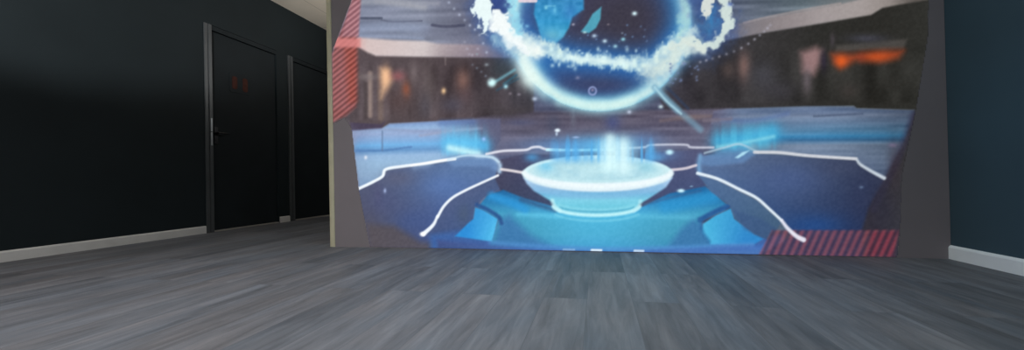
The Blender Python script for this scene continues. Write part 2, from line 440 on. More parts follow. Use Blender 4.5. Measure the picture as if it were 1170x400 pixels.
    stroke([(930, 133), (985, 130)], 2.4, (76, 88, 112), .7)
    stroke([(825, 137), (860, 138), (900, 130)], 5, (94, 116, 164), .5, 3)
    stroke([(805, 138), (835, 136)], 4, (126, 116, 128), .6, 2)
    blob(1020, 166, 5, 2.5, (146, 130, 164), .6)
    # right console body
    poly([(800, 178), (850, 176), (862, 175), (925, 179.5), (979, 182.5), (983, 190), (1010, 205), (1012, 238), (1010, 268), (1005, 296), (860, 296), (905, 270), (893, 252), (880, 240), (865, 227), (845, 217), (820, 204), (797, 197)],
         mixxy((92, 112, 146), (58, 64, 86), (58, 92, 146), (42, 52, 82), 820, 990, 180, 262), 1.6)
    blob(900, 205, 40, 20, (80, 100, 148), .5)
    blob(930, 258, 32, 13, (40, 78, 136), .7)
    blob(960, 192, 22, 8, (68, 76, 102), .5)
    blob(985, 222, 14, 22, (52, 60, 88), .6)
    blob(984, 214, 2.4, 1.6, (110, 130, 160), .7)
    poly([(800, 180), (830, 170), (860, 166), (864, 175), (850, 186), (812, 190), (800, 188)], (100, 134, 178), 3, .75)
    # its dark side and bright curve
    poly([(797, 199), (820, 206), (845, 219), (865, 229), (880, 242), (893, 254), (886, 264), (878, 274), (862, 268), (839, 250), (834, 235), (812, 219)],
         mixxy((82, 108, 146), (86, 110, 140), (62, 96, 140), (66, 92, 120), 800, 885, 205, 268), 1.5)
    poly([(838, 240), (870, 250), (888, 262), (876, 274), (850, 262)], (62, 86, 128), 3, .5)
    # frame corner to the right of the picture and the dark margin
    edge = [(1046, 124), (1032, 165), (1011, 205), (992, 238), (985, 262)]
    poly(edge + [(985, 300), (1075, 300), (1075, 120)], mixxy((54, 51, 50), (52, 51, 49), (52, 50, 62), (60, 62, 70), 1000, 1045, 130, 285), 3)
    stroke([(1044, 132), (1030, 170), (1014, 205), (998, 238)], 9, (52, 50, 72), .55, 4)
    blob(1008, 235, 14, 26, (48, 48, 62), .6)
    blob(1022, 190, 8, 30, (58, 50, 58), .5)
    # --- glow and light lines over the consoles
    glow([(514, 164), (545, 165), (552, 167)], 10, (84, 176, 226), .9)
    i = np.where((X > 495) & (X < 565) & (Y > 134) & (Y < 180))[0]
    ray = vnoise(X[i] / 3.2, Y[i] / 60, 21) * sm(500, 512, X[i]) * sm(562, 550, X[i]) * sm(136, 160, Y[i]) * sm(182, 172, Y[i])
    put(i, ray * .9, (110, 200, 240))
    glow([(514, 169), (530, 172.5), (546, 176)], 4.5, (196, 238, 244), .85)
    poly([(505, 182), (535, 177), (562, 181), (572, 188), (571, 198), (558, 190), (520, 190)], (112, 144, 188), 3, .7)
    glow([(545, 178), (563, 180), (571, 188), (571, 196)], 2.5, (180, 206, 230), .8)
    blob(553, 159, 2.2, 2.2, (150, 190, 245), .9)
    glow([(822, 162), (850, 160), (882, 152)], 11, (66, 164, 208), .85)
    i = np.where((X > 805) & (X < 895) & (Y > 132) & (Y < 178))[0]
    ray = vnoise(X[i] / 3.5, Y[i] / 60, 22) * sm(810, 822, X[i]) * sm(892, 878, X[i]) * sm(134, 156, Y[i]) * sm(176, 164, Y[i])
    put(i, ray * .75, (92, 190, 222))
    glow([(820, 168), (850, 163), (884, 156)], 2.4, (132, 206, 224), .7)
    stroke([(805, 175), (830, 168), (846, 165), (866, 174)], 2.4, (176, 200, 216), .7)
    poly([(840, 180), (848, 174), (856, 172), (850, 177), (843, 181)], (178, 224, 240), 1.5, .9)
    blob(860, 168, 5, 5, (130, 172, 186), .5)
    glow([(800, 178), (798, 188), (799, 197)], 3, (124, 172, 212), .7)
    glow([(474, 190), (490, 187)], 4, (150, 176, 206), .5)
    W = (240, 246, 252)
    stroke([(410, 215.5), (425, 208.5), (437, 201.5), (441, 193.5), (460, 190), (485, 187), (505, 183.5), (520, 181.5)], 3.2, W, .95)
    stroke([(470, 189), (500, 184), (520, 181.5)], 1.6, (255, 250, 245), .8)
    stroke([(512, 182.5), (530, 178), (545, 178), (562, 180), (570, 185)], 2.4, (196, 222, 238), .75)
    stroke([(556, 176), (575, 172.5), (600, 171.4), (608, 168.6), (616, 168), (624, 170.6), (640, 171.5)], 2.8, (226, 226, 236), .9)
    stroke([(625, 171.2), (660, 171.6), (700, 170.6)], 2.8, (196, 240, 248), .95)
    stroke([(700, 169.6), (735, 168.4), (744, 165.8), (782, 165.4), (790, 168.4), (815, 168.6)], 2.4, (204, 206, 220), .85)
    stroke([(573, 193.5), (584, 195), (599, 197.6)], 3, (232, 224, 226), .9)
    stroke([(765, 194.4), (782, 192.6), (795, 189)], 3, (226, 216, 222), .85)
    stroke([(569, 200.5), (548, 210), (531, 218), (517, 226), (507, 236), (500, 248)], 3, W, .95, 1.2, (.85, 1.1))
    stroke([(500, 247), (495, 257), (484, 267.5)], 3.6, W, .95, 1.3, (.7, 1.35))
    blob(483, 267.5, 3.4, 2.6, (255, 255, 255), 1, 3)
    stroke([(862, 174), (890, 174.4), (925, 178), (978, 181.5)], 3.4, (206, 208, 214), .95)
    stroke([(979, 183), (983, 188), (996, 196), (1010, 203.5)], 3.6, (196, 206, 216), .95, 1.4, (.7, 1.1))
    stroke([(797, 198), (820, 204.5), (845, 216.5), (864, 226), (879, 239), (893, 252)], 3.2, (226, 238, 246), .95, 1.2, (1.1, .9))
    # the round table
    blob(690, 168, 42, 12, (96, 186, 234), .8)
    th = np.linspace(0, 2 * math.pi, 61)
    ell = lambda cx, cy, rx, ry, a=0, b=61: [(cx + rx * math.cos(t), cy + ry * math.sin(t)) for t in th[a:b]]
    body = grad([(205, (170, 200, 230)), (216, (140, 182, 216)), (222, (116, 180, 216)), (229, (126, 202, 224)), (236, (112, 196, 218)), (246, (104, 190, 218))])
    poly([(598, 203), (602, 210), (610, 218), (624, 226.5), (631.5, 231), (635, 238), (650, 244), (683, 247), (714, 244), (728, 239), (731, 233), (741, 227), (752, 220), (761, 214), (768.5, 203), (683, 200)], lambda x, y: body(y), 1.8)
    poly(ell(683, 198.5, 86, 20.5)[:-1], lambda x, y: grad([(176, (150, 214, 236)), (184, (196, 228, 234)), (198, (196, 226, 232)), (218, (220, 234, 240))])(y), 1.8)
    poly(ell(683, 195.5, 74, 14.5)[:-1], (186, 222, 230), 3, .9)
    blob(624, 190, 9, 7, (116, 196, 230), .8)
    blob(738, 191, 9, 6, (140, 204, 222), .7)
    blob(608, 180, 8, 5, (84, 160, 214), .7)
    blob(752, 180, 8, 4, (96, 156, 204), .5)
    i = np.where((X > 605) & (X < 762) & (Y > 176) & (Y < 212))[0]
    q = ((X[i] - 683) / 72) ** 2 + ((Y[i] - 194) / 13) ** 2
    put(i, sm(1, .7, q) * .5 * vnoise(X[i] / 7, Y[i] / 4, 71), (150, 196, 214))
    stroke(ell(683, 198, 83, 19)[31:60], 3, (206, 236, 242), .7)
    stroke(ell(683, 196, 84, 16.5)[1:30], 6, (232, 242, 246), .95, 2.2)
    stroke([(612, 215), (640, 222), (683, 224.5), (725, 221), (755, 213)], 5, (134, 184, 222), .5, 3)
    stroke(ell(682, 230, 47, 10)[4:27], 3.4, (142, 214, 230), .6, 2)
    stroke(ell(682, 234, 46, 8)[4:27], 2.2, (84, 164, 192), .6, 1.4)
    stroke(ell(681.5, 235, 49.5, 11)[1:30], 3.8, (196, 240, 244), .9, 1.8)
    stroke([(631, 229), (633, 234), (640, 241)], 4, (196, 240, 244), .7, 2)
    stroke([(731.5, 230), (730, 235), (724, 241)], 4, (186, 230, 238), .6, 2)
    stroke(ell(682, 240, 52, 12.5)[4:27], 2.6, (122, 204, 228), .6, 1.6)
    i = np.where((X > 615) & (X < 765) & (Y > 146) & (Y < 210))[0]
    x, y = X[i], Y[i]
    hh = vnoise(x / 2.6, y * 0, 33)
    put(i, (.4 + .8 * hh) * sm(622, 640, x) * sm(762, 742, x) * sm(176 - 26 * hh, 186 - 14 * hh, y) * sm(190, 180, y) * .75, (92, 172, 228))
    ray = (.5 + .6 * vnoise(x / 3, y / 80, 31)) * sm(676, 694, x) * sm(732, 712, x)
    put(i, ray * sm(148, 170, y) * sm(204, 190, y) * .8, (206, 240, 244))
    glow([(697, 158), (697, 190)], 6, (216, 246, 248), .75)
    glow([(712, 165), (712, 192)], 8, (214, 242, 246), .6)
    # sparks
    for (x, y, rx, ry, c, al) in ((637, 149, 3.2, 2.2, (226, 240, 250), 1), (636, 153, 1.6, 2.4, (200, 220, 240), .7), (658, 157, 4, 1.4, (150, 176, 214), .8),
                                  (765, 174, 4.5, 3, (190, 232, 246), 1), (778, 218, 4.2, 2.2, (200, 236, 246), 1), (790, 213, 2, 1, (150, 190, 215), .6)):
        blob(x, y, rx, ry, c, al, 3)
    # --- the globe
    CX, CY, R = 685.0, 22.0, 105.0
    dx, dy = X - CX, Y - CY
    rr = np.hypot(dx, dy)
    ins = sm(R + 2, R - 2, rr)
    put(allx, ins, (64, 62, 82))
    gl = .6 + .4 * sm(30, -60, dx) + .3 * sm(30, 85, dx) + .3 * sm(10, 70, dy)
    put(allx, ins * np.exp(-((R - rr) / 36) ** 2) * .85 * gl, (44, 100, 172))
    put(allx, ins * np.exp(-((R - rr) / 20) ** 2) * .8 * gl, (70, 168, 206))
    # dark lower bowl of the globe
    i = np.where((abs(X - 678) < 90) & (abs(Y - 92) < 40))[0]
    q = ((X[i] - 676) / 62) ** 2 + ((Y[i] - 92) / 19) ** 2
    put(i, np.exp(-q ** 2) * .8, (60, 64, 100))
    blob(690, 92, 32, 9, (66, 62, 84), .6)
    blob(625, 98, 12, 14, (60, 120, 196), .5)
    # dark upper right of the globe
    blob(715, 22, 38, 30, (62, 58, 70), .85, 3)
    blob(600, 22, 10, 22, (62, 84, 140), .7)
    # land
    land = grad([(0, (58, 134, 184)), (25, (56, 148, 196)), (45, (96, 184, 208)), (52, (120, 200, 212))])
    poly([(612, -2), (667, -2), (667, 11), (654, 20), (650, 32), (644, 42), (634, 51), (619, 46), (615, 32), (610, 16)], lambda x, y: land(y) + ((vnoise(x / 4, y / 4, 41) - .5) * 26)[:, None], 2)
    poly([(630, -60), (700, -70), (735, -40), (720, -14), (668, -2), (612, -2), (606, -26)], lambda x, y: land(y) + ((vnoise(x / 4, y / 4, 41) - .5) * 26)[:, None], 2)
    blob(630, 42, 9, 7, (150, 212, 200), .6)
    blob(652, 14, 9, 10, (58, 116, 182), .5)
    poly([(687, 8), (677, 16), (671, 27), (664, 36), (673, 38), (681, 32), (686, 22)], (84, 168, 190), 1.6, .9)
    blob(668, 37, 2.4, 1.4, (190, 230, 230), .8)
    stroke([(623, 7), (634, 7)], 1.6, (130, 200, 225), .5)
    blob(624, 9, 2, 2, (140, 210, 230), .8)
    blob(634, 12, 2, 4, (110, 190, 225), .8)
    # ring
    ring = np.exp(-((rr - (R - 7)) / 8.0) ** 2)
    ang = np.degrees(np.arctan2(dy, dx))            # 90 = straight down
    put(allx, ring * np.where(rr > 0, 1, 1) * (.8 + .2 * vnoise(ang / 9, rr / 7, 43)), (186, 226, 230))
    ring2 = np.exp(-((rr - (R - 5)) / 4.5) ** 2)
    put(allx, ring2 * (.5 + .4 * vnoise(X / 6, Y / 6, 44)), (210, 232, 226))
    glow([(604, 78), (612, 92), (622, 104)], 10, (220, 244, 236), .6)
    glow([(640, 116), (680, 122), (720, 118)], 6, (206, 236, 232), .6)
    halo = np.exp(-(np.clip(rr - R, 0, None) / 7) ** 2) * (rr > R)
    put(allx, halo * .35, (100, 150, 176))
    # the bright wave across the globe
    wave = curve([(578, 40), (592, 48), (606, 52), (622, 56), (642, 63), (660, 67), (682, 69), (704, 71.5), (724, 74), (742, 73), (758, 66), (772, 55), (786, 46)])
    glow(wave[::4], 19, (46, 116, 190), .8)
    i = near(wave, 30)
    d, t = dline(wave, X[i], Y[i])
    rag = 6 + 6 * (vnoise(X[i] / 6, Y[i] / 7, 51) - .5) + 4 * (vnoise(X[i] / 2.2, Y[i] / 3, 53) - .5) + 12 * np.abs(t - .5) ** 1.4 * 2
    put(i, sm(rag + 4.5, rag - 4.5, d) * (.55 + .5 * vnoise(X[i] / 5, Y[i] / 5, 52)), (206, 230, 228))
    glow([(590, 48), (600, 54), (612, 58)], 9, (240, 244, 240), .9)
    glow([(650, 66), (690, 70), (720, 72)], 4, (226, 244, 240), .6)
    glow([(594, 52), (599, 70), (606, 90)], 11, (226, 242, 236), .85)
    for k in range(46):
        x = rng.uniform(630, 745); y = 69 + rng.uniform(-14, 10)
        blob(x, y, rng.uniform(1.2, 2.4), rng.uniform(1.2, 3.4), (206, 234, 238), rng.uniform(.2, .7))
    # flares, left
    X0, Y0 = X, Y
    X = X0 + (vnoise(X0 / 6, Y0 / 6, 81) - .5) * 9 + (vnoise(X0 / 2.5, Y0 / 2.5, 83) - .5) * 4
    Y = Y0 + (vnoise(X0 / 6, Y0 / 6, 82) - .5) * 9
    glow([(548, 4), (560, 28), (580, 44)], 15, (66, 96, 156), .7)
    F = (226, 240, 240)
    poly([(541, -20), (560, -20), (559, 4), (562, 16), (558, 36), (549, 40), (549, 24), (545, 14), (539, 16), (541, 6)], F, 2.4)
    poly([(559, 18), (566, 14), (580, 16), (582, 26), (590, 36), (600, 50), (604, 66), (592, 58), (580, 56), (572, 44), (564, 34), (560, 36)], (236, 242, 242), 3)
    poly([(561, -10), (578, -12), (584, 10), (576, 14), (566, 12), (561, 8)], (52, 74, 136), 3, .8)
    glow([(585, 0), (588, 24), (594, 40)], 5, (150, 214, 232), .8)
    glow([(566, 44), (578, 54), (590, 64)], 6, (130, 176, 204), .5)
    # flares, right
    glow([(792, 0), (826, 30), (806, 52)], 17, (64, 90, 146), .75)
    blob(812, 24, 10, 16, (62, 124, 176), .9)
    poly([(800, -20), (814, -20), (813, 6), (809, 19), (804, 19), (800, 8)], (206, 212, 208), 2.2)
    stroke([(822, -14), (828, 4), (832, 20), (828, 36), (818, 48), (806, 52), (794, 48), (784, 46)], 11, (206, 220, 214), .95, 2.5)
    glow([(768, 56), (780, 50), (792, 54), (804, 56)], 6, (212, 222, 214), .9)
    glow([(744, 86), (758, 76), (774, 60)], 11, (206, 220, 214), .85)
    glow([(783, -10), (782, 20), (776, 40)], 5, (160, 206, 208), .7)
    poly([(796, 43), (800, 41), (806, 46), (804, 50), (798, 48)], (96, 126, 160), 2, .8)
    X, Y = X0, Y0
    # lettering block at the top of the globe
    for a, b in ((594, 599), (600.5, 605), (606.5, 612)):
        stroke([(a, 1), (b, 1)], 4, (220, 206, 214), .95, 1, smooth=False)
    # beams
    stroke([(748, 100), (760, 112), (774, 126)], 7, (124, 170, 194), .6, 3)
    stroke([(748, 100), (768, 120), (800, 148)], 7, (124, 170, 194), .55, 3, (.8, 1))
    stroke([(748, 100), (762, 116), (778, 130)], 2.4, (176, 214, 226), .7)
    stroke([(762, 100), (776, 114), (786, 124)], 3, (52, 66, 92), .7, 2)
    stroke([(588, 80), (575, 88), (563, 95)], 3, (120, 180, 196), .7, 2)
    stroke([(590, 86), (576, 96)], 2.4, (52, 100, 122), .8, 2)
    stroke([(592, 90), (568, 103)], 2, (50, 84, 104), .7, 2)
    blob(562, 94.5, 5, 5, (206, 244, 246), 1, 3)
    blob(578, 99, 2.4, 2.4, (170, 222, 234), .9)
    # dotted arcs and sparks
    def dots(pts, n, r, col, al):
        P = curve(pts)
        for k in range(n):
            q = P[int(k / max(1, n - 1) * (len(P) - 1))]
            blob(q[0], q[1], r, r, col, al * rng.uniform(.6, 1))
    dots([(513, 3), (525, 17), (537, 29), (548, 40), (556, 60)], 9, 1.6, (190, 200, 222), .65)
    dots([(531, 48), (535, 58), (538, 64), (546, 56)], 5, 1.6, (176, 172, 188), .6)
    dots([(540, 74), (550, 82), (560, 92)], 5, 1.5, (130, 140, 156), .6)
    dots([(800, 71), (814, 67), (830, 62), (847, 55), (862, 45), (873, 36), (880, 29)], 13, 1.6, (178, 178, 194), .6)
    for k in range(26):
        blob(rng.uniform(764, 800), rng.uniform(72, 96), 1.5, 1.3, (112, 128, 166), rng.uniform(.3, .8))
    for k in range(24):
        blob(rng.uniform(650, 740), rng.uniform(25, 60), 1.3, 1.2, (110, 140, 180), rng.uniform(.2, .7))
    for (x, y, r, c, al) in ((725, 15.5, 2.8, (210, 238, 244), 1), (712, 45, 2.4, (150, 210, 226), .9), (703, 53, 2.4, (170, 220, 234), .8), (679, 41, 2.6, (180, 204, 226), .9),
                             (691, 47, 2.6, (196, 222, 238), .9), (655, 28, 1.8, (170, 170, 190), .8), (695, 28, 1.5, (150, 140, 150), .6), (602, 30, 2.4, (130, 190, 224), .7),
                             (755, 122, 2.6, (200, 220, 226), .9), (719, 128, 2.6, (186, 196, 216), .9), (611, 113, 3, (186, 200, 220), .9), (593, 108, 2, (140, 134, 146), .7),
                             (583, 107, 2, (140, 130, 140), .6), (660, 89, 2.6, (130, 134, 166), .7), (556, 74, 2.4, (150, 160, 168), .7), (545, 62, 1.6, (150, 170, 180), .5), (834, 5, 3, (120, 146, 206), .7)):
        blob(x, y, r, r * .8, c, al)
    blob(711, 38, 1.4, 1.2, (150, 170, 190), .5)
    stroke([(677 + 4.2 * math.cos(a), 104 + 4.4 * math.sin(a)) for a in np.linspace(0, 6.283, 12)], 2, (150, 162, 206), .8)
    blob(677, 103, 1.8, 1.8, (160, 150, 180), .7)
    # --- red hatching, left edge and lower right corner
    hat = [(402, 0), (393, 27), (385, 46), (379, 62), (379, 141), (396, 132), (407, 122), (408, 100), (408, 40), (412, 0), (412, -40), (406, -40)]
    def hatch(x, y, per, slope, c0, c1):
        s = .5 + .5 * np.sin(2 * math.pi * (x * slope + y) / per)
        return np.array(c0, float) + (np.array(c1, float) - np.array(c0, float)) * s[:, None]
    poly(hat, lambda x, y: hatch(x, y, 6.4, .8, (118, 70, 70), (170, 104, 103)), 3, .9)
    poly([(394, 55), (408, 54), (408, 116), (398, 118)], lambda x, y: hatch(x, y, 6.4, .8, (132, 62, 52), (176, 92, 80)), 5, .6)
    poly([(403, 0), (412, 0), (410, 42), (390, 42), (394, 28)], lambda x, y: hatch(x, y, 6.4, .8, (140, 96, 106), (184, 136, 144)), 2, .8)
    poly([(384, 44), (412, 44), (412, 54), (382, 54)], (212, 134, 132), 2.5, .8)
    red = [(882, 263), (1026, 263), (1021, 294), (866, 293)]
    poly(red, lambda x, y: hatch(x, y, 20.5, 2.2, (74, 56, 76), (144, 80, 90)), 2, .72)
    poly([(995, 264), (1026, 264), (1021, 293), (990, 293)], lambda x, y: hatch(x, y, 20.5, 2.2, (70, 44, 58), (128, 54, 70)), 4, .6)
    stroke([(893, 252), (900, 261), (910, 270), (918, 274)], 4.2, (226, 226, 238), .95, 1.4, (.8, 1.3))
    # fine mottling of the print
    img[:] += ((vnoise(X / 2.2, Y / 2.2, 61) - .5) * 7)[:, None]
    img[:] = 96 + (img - 96) * 1.07
    im = np.clip(img, 0, 255).reshape(shape + (3,)) / 255
    return im

# ------------------------------------------------------------------ materials
PLANK_DARK, PLANK_MID, PLANK_LIGHT = (.066, .066, .071), (.126, .126, .135), (.196, .197, .209)
M_FLOOR = plank_mat()
M_CEIL = ceiling_mat()
M_DARK = mat('dark_wall_paint', (.0108, .0158, .0180), .65, .2, noise=(2.5, .10), bump=(180, .10))
M_TEAL = mat('dark_teal_wall_paint', (.048, .082, .106), .6, .25, noise=(2.5, .08), bump=(180, .10))
M_GREY = mat('mauve_grey_wall_paint', (.225, .198, .212), .75, .2, noise=(2.0, .05), bump=(160, .08))
M_SKIRT = mat('white_skirting_paint', (.86, .865, .88), .45, .4, noise=(8, .04))
M_SKIRT_SHADE = mat('shaded_skirting_paint', (.55, .53, .51), .5, .35, noise=(8, .06))  # same skirting paint, darkened for the dim left side
M_TRIM = mat('tan_edge_trim', (.52, .48, .34), .5, .35, noise=(5, .10))
M_FRAME = mat('grey_metal_frame', (.060, .064, .067), .42, .45, noise=(6, .10))
M_DOOR = mat('black_door_panel', (.0110, .0148, .0170), .7, .2, noise=(4, .12))
M_HANDLE = mat('black_door_metal', (.006, .006, .007), .35, .5, noise=(20, .1))
M_STEEL = mat('bare_steel', (.40, .42, .43), .35, .5, metal=.6, noise=(20, .08))
M_SIGN = mat('dark_sign_plate', (.0104, .0138, .0158), .7, .2, noise=(10, .1))
M_RED = mat('dull_red_sign_marks', (.050, .016, .011), .7, .15, noise=(30, .2))
M_SILL = mat('pale_threshold_strip', (.30, .28, .25), .5, .4, noise=(12, .1))
M_PANEL = mat('picture_backing', (.20, .18, .19), .7, .2)

# ------------------------------------------------------------------ floor and ceiling
structure(boxes('floor', [(WL - .25, WR + .25, YF - .2, YB + .2, -.12, 0)], M_FLOOR), 'grey wood plank floor running towards the glowing picture wall')
structure(boxes('ceiling', [(WL - .25, WR + .25, YF - .2, YB + .2, CH, CH + .12)], M_CEIL), 'pale beige boarded ceiling above the left wall')

# ------------------------------------------------------------------ left wall with two door openings
D1a, D1b = 3.169, 3.985           # door leaf
D2a, D2b = 4.235, 5.10            # second door, partly behind the partition
DH = 2.03
T = .16
wl = [(WL - T, WL, YF, D1a - .075, 0, CH),
      (WL - T, WL, D1a - .075, D2b + .08, DH + .055, CH),
      (WL - T, WL, D1b, D2a - .086, 0, DH + .055),
      (WL - T, WL, D2b + .08, YB, 0, CH)]
structure(boxes('wall_left', wl, M_DARK), 'near black painted wall on the left with two dark doors')

def skirting(name, x, s, y0, y1, m, h=.072, t=.014):
    prof = [(x, 0), (x + s * t, 0), (x + s * t, h - .012), (x + s * t * .75, h - .004), (x + s * t * .35, h), (x, h)]
    return structure(extrude_y(name, prof, y0, y1, m))
skirting('baseboard_left', WL, 1, YF, D1a - .085, M_SKIRT_SHADE)
skirting('baseboard_left_stub', WL, 1, D1b + .012, D2a - .088, M_SKIRT_SHADE)
skirting('baseboard_right', WR, -1, YF, PD - .001, M_SKIRT)

def door(name, ya, yb, label, handle=True):
    """grey metal frame, dark leaf set back a little, lever handle"""
    fr_w = .072
    e = bpy.data.objects.new(name, None); COL.objects.link(e)
    e.location = (WL, (ya + yb) / 2, 0); structure(e, label)
    bpy.context.view_layer.update()
    def ch(o):
        o.parent = e; o.matrix_parent_inverse = e.matrix_world.inverted()
        return o
    # near jamb: rebated metal profile (two bright faces with a groove between them)
    y = ya
    prof = [(WL - .15, y), (WL - .15, y - .075), (WL + .012, y - .075), (WL + .012, y - .046), (WL + .002, y - .043), (WL + .002, y - .036), (WL + .014, y - .033), (WL + .014, y - .003), (WL - .02, y - .001)]
    j = ch(extrude_z('door_jamb', prof, 0, DH + .05, M_FRAME))
    j['label'] = 'grey metal door jamb with a groove'
    if handle:
        sp = boxes('strike_plate', [(WL + .0141, WL + .0165, y - .027, y - .009, .868, .998), (WL + .0141, WL + .0165, y - .027, y - .009, 1.008, 1.139)], M_STEEL, bevel=.0006)
        sp['label'] = 'bright steel strike plate'
        sp.parent = j; sp.matrix_parent_inverse = j.matrix_world.inverted()
    ch(boxes('door_head', [(WL - .15, WL + .002, ya, yb, DH + .004, DH + .05)], M_DOOR))
    ch(boxes('door_leaf', [(WL - .065, WL - .02, ya + .003, yb - .003, .014, DH)], M_DOOR, bevel=.002))
    ch(boxes('door_threshold', [(WL - .15, WL + .004, ya, yb, 0, .012)], M_SILL, bevel=.003))
    if handle:
        hx, hy, hz = WL - .02, ya + .052, 1.0
        bm = bmesh.new()
        box(bm, hx, hx + .008, hy - .02, hy + .02, hz - .11, hz + .06)
        h = ch(link('door_handle', bm, M_HANDLE, bevel=.002))
        bm = bmesh.new()
        add_lathe(bm, [(0, .011), (.042, .0105), (.047, .008)], (1, 0, 0), (hx + .008, hy, hz), 16)
        add_lathe(bm, [(-.012, .006), (-.008, .0095), (.1, .0085), (.108, .005)], (0, 1, 0), (hx + .048, hy, hz), 16)
        lv = link('lever', bm, M_HANDLE, smooth=True); lv.parent = h; lv.matrix_parent_inverse = h.matrix_world.inverted()
        bm = bmesh.new(); add_lathe(bm, [(0, .009), (.003, .009), (.004, .007)], (1, 0, 0), (hx + .008, hy, hz - .075), 14)
        kh = link('keyhole', bm, M_HANDLE); kh.parent = h; kh.matrix_parent_inverse = h.matrix_world.inverted()
    return e
door('door_1', D1a, D1b, 'nearer dark door with grey metal jamb and two dim red marks on it')
door('door_2', D2a, D2b, 'farther dark door half hidden behind the picture wall', handle=False)

# sign on the nearer door: dark plate with two dull red upright marks
def rounded(bm, x0, x1, yc, zc, w, h, r=.3):
    pts = []
    for (sx, sz, a0) in ((1, 1, 0), (-1, 1, 90), (-1, -1, 180), (1, -1, 270)):
        for k in range(5):
            a = math.radians(a0 + 22.5 * k); rr = r * w
            pts.append((yc + sx * (w / 2 - rr) + rr * math.cos(a), zc + sz * (h / 2 - rr) + rr * math.sin(a)))
    A = [bm.verts.new((x0, y, z)) for y, z in pts]; B = [bm.verts.new((x1, y, z)) for y, z in pts]
    n = len(pts)
    for i in range(n):
        bm.faces.new((A[i], A[(i + 1) % n], B[(i + 1) % n], B[i]))
    bm.faces.new(A); bm.faces.new(B[::-1])
sx = WL - .02
bm = bmesh.new(); rounded(bm, sx, sx + .004, 3.505, 1.565, .25, .21, .08)
sg = link('door_sign', bm, M_SIGN)
sg['label'] = 'small dark sign with two dim red upright marks on the nearer black door'
sg['category'] = 'sign'
for yc, hh in ((3.440, .135), (3.567, .150)):
    bm = bmesh.new(); rounded(bm, sx + .0041, sx + .0055, yc, 1.565, .062, hh, .35)
    q = link('red_mark', bm, M_RED, sg); q['label'] = 'dim red upright mark'

# ------------------------------------------------------------------ other walls
structure(boxes('wall_right', [(WR, WR + .16, YF, YB, 0, CH)], M_TEAL), 'dark teal painted wall on the right with white skirting')
structure(boxes('wall_back', [(WL, WR, YB, YB + .16, 0, CH)], M_DARK), 'dark wall far behind the picture partition')
# wall behind the camera, with a window towards the left
WX0, WX1, WZ0, WZ1 = -3.3, -.5, .95, 2.35
structure(boxes('wall_front', [(WL, WX0, YF - .16, YF, 0, CH), (WX1, WR, YF - .16, YF, 0, CH), (WX0, WX1, YF - .16, YF, 0, WZ0), (WX0, WX1, YF - .16, YF, WZ1, CH)], M_DARK))

# partition that carries the picture
structure(boxes('wall_partition', [(PE + .012, WR - .002, PD, PD + .14, 0, CH)], M_GREY), 'mauve grey partition wall behind the glowing picture')
prof = [(PE, PD + .15), (PE, PD + .004), (PE + .004, PD - .006), (PE + .012, PD - .009), (PE + .034, PD - .009), (PE + .041, PD - .005), (PE + .042, PD), (PE + .0119, PD), (PE + .0119, PD + .15)]
tr = structure(extrude_z('trim_1', prof, 0, CH - .001, M_TRIM), 'tan edge trim on the free left end of the picture wall')

# ------------------------------------------------------------------ the picture projected on the partition, its light put in as emission
def pic_xy(x, z):
    """wall metres -> picture coordinates (the projective stretch of the projected image)"""
    q = Vector((0, PD, -EYE))
    w = x * CAM_F.x + q.dot(CAM_F) + z * CAM_F.z
    u = x * CAM_R.x + q.dot(CAM_R) + z * CAM_R.z
    v = x * CAM_U.x + q.dot(CAM_U) + z * CAM_U.z
    return 585 + F_PX * u / w, 200 + CY_PX - F_PX * v / w

STEP = .0056
Z1 = 2.46
nx = int((WR - .02 - (PE + .043)) / STEP); nz = int((Z1 - .004) / STEP)
gx = np.linspace(PE + .043, WR - .02, nx); gz = np.linspace(.004, Z1, nz)
GX, GZ = np.meshgrid(gx, gz)
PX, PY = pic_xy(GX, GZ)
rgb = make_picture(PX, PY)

# outline of the lit image on the wall, in picture coordinates
OUT = [(412, -400), (402, 0), (379.5, 60), (379.5, 142), (394, 134), (402, 147), (410, 216), (423, 283), (640, 300), (866, 300), (1024, 302), (1028, 262), (1030, 200), (1046, 126), (1060, 40), (1063, -400)]
def inside(px, py):
    r = np.zeros(px.shape, bool); n = len(OUT)
    for k in range(n):
        (ax, ay), (bx, by) = OUT[k], OUT[(k + 1) % n]
        c = (ay > py) != (by > py)
        r ^= c & (px < (bx - ax) * (py - ay) / ((by - ay) or 1e-9) + ax)
    return r
idx = np.arange(nx * nz).reshape(nz, nx)
cx = (PX[:-1, :-1] + PX[1:, 1:]) / 2; cy = (PY[:-1, :-1] + PY[1:, 1:]) / 2
keep = inside(cx, cy)
quads = np.stack([idx[:-1, :-1][keep], idx[:-1, 1:][keep], idx[1:, 1:][keep], idx[1:, :-1][keep]], -1)
used = np.unique(quads); remap = np.zeros(nx * nz, int); remap[used] = np.arange(used.size)
verts = np.stack([GX.ravel()[used], np.full(used.size, PD - .0016), GZ.ravel()[used]], -1)
me = bpy.data.meshes.new('wall_projection')
me.vertices.add(used.size); me.vertices.foreach_set('co', verts.astype(np.float32).ravel())
q = remap[quads]
me.loops.add(q.size); me.loops.foreach_set('vertex_index', q.astype(np.int32).ravel())
me.polygons.add(len(q)); me.polygons.foreach_set('loop_start', np.arange(0, q.size, 4, dtype=np.int32)); me.polygons.foreach_set('loop_total', np.full(len(q), 4, np.int32))
me.update(calc_edges=True)
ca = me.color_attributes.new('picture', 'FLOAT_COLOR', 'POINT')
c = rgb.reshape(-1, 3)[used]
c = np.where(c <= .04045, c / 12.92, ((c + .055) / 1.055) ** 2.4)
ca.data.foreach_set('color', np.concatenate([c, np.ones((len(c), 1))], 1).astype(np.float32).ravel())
me.materials.append(picture_mat())

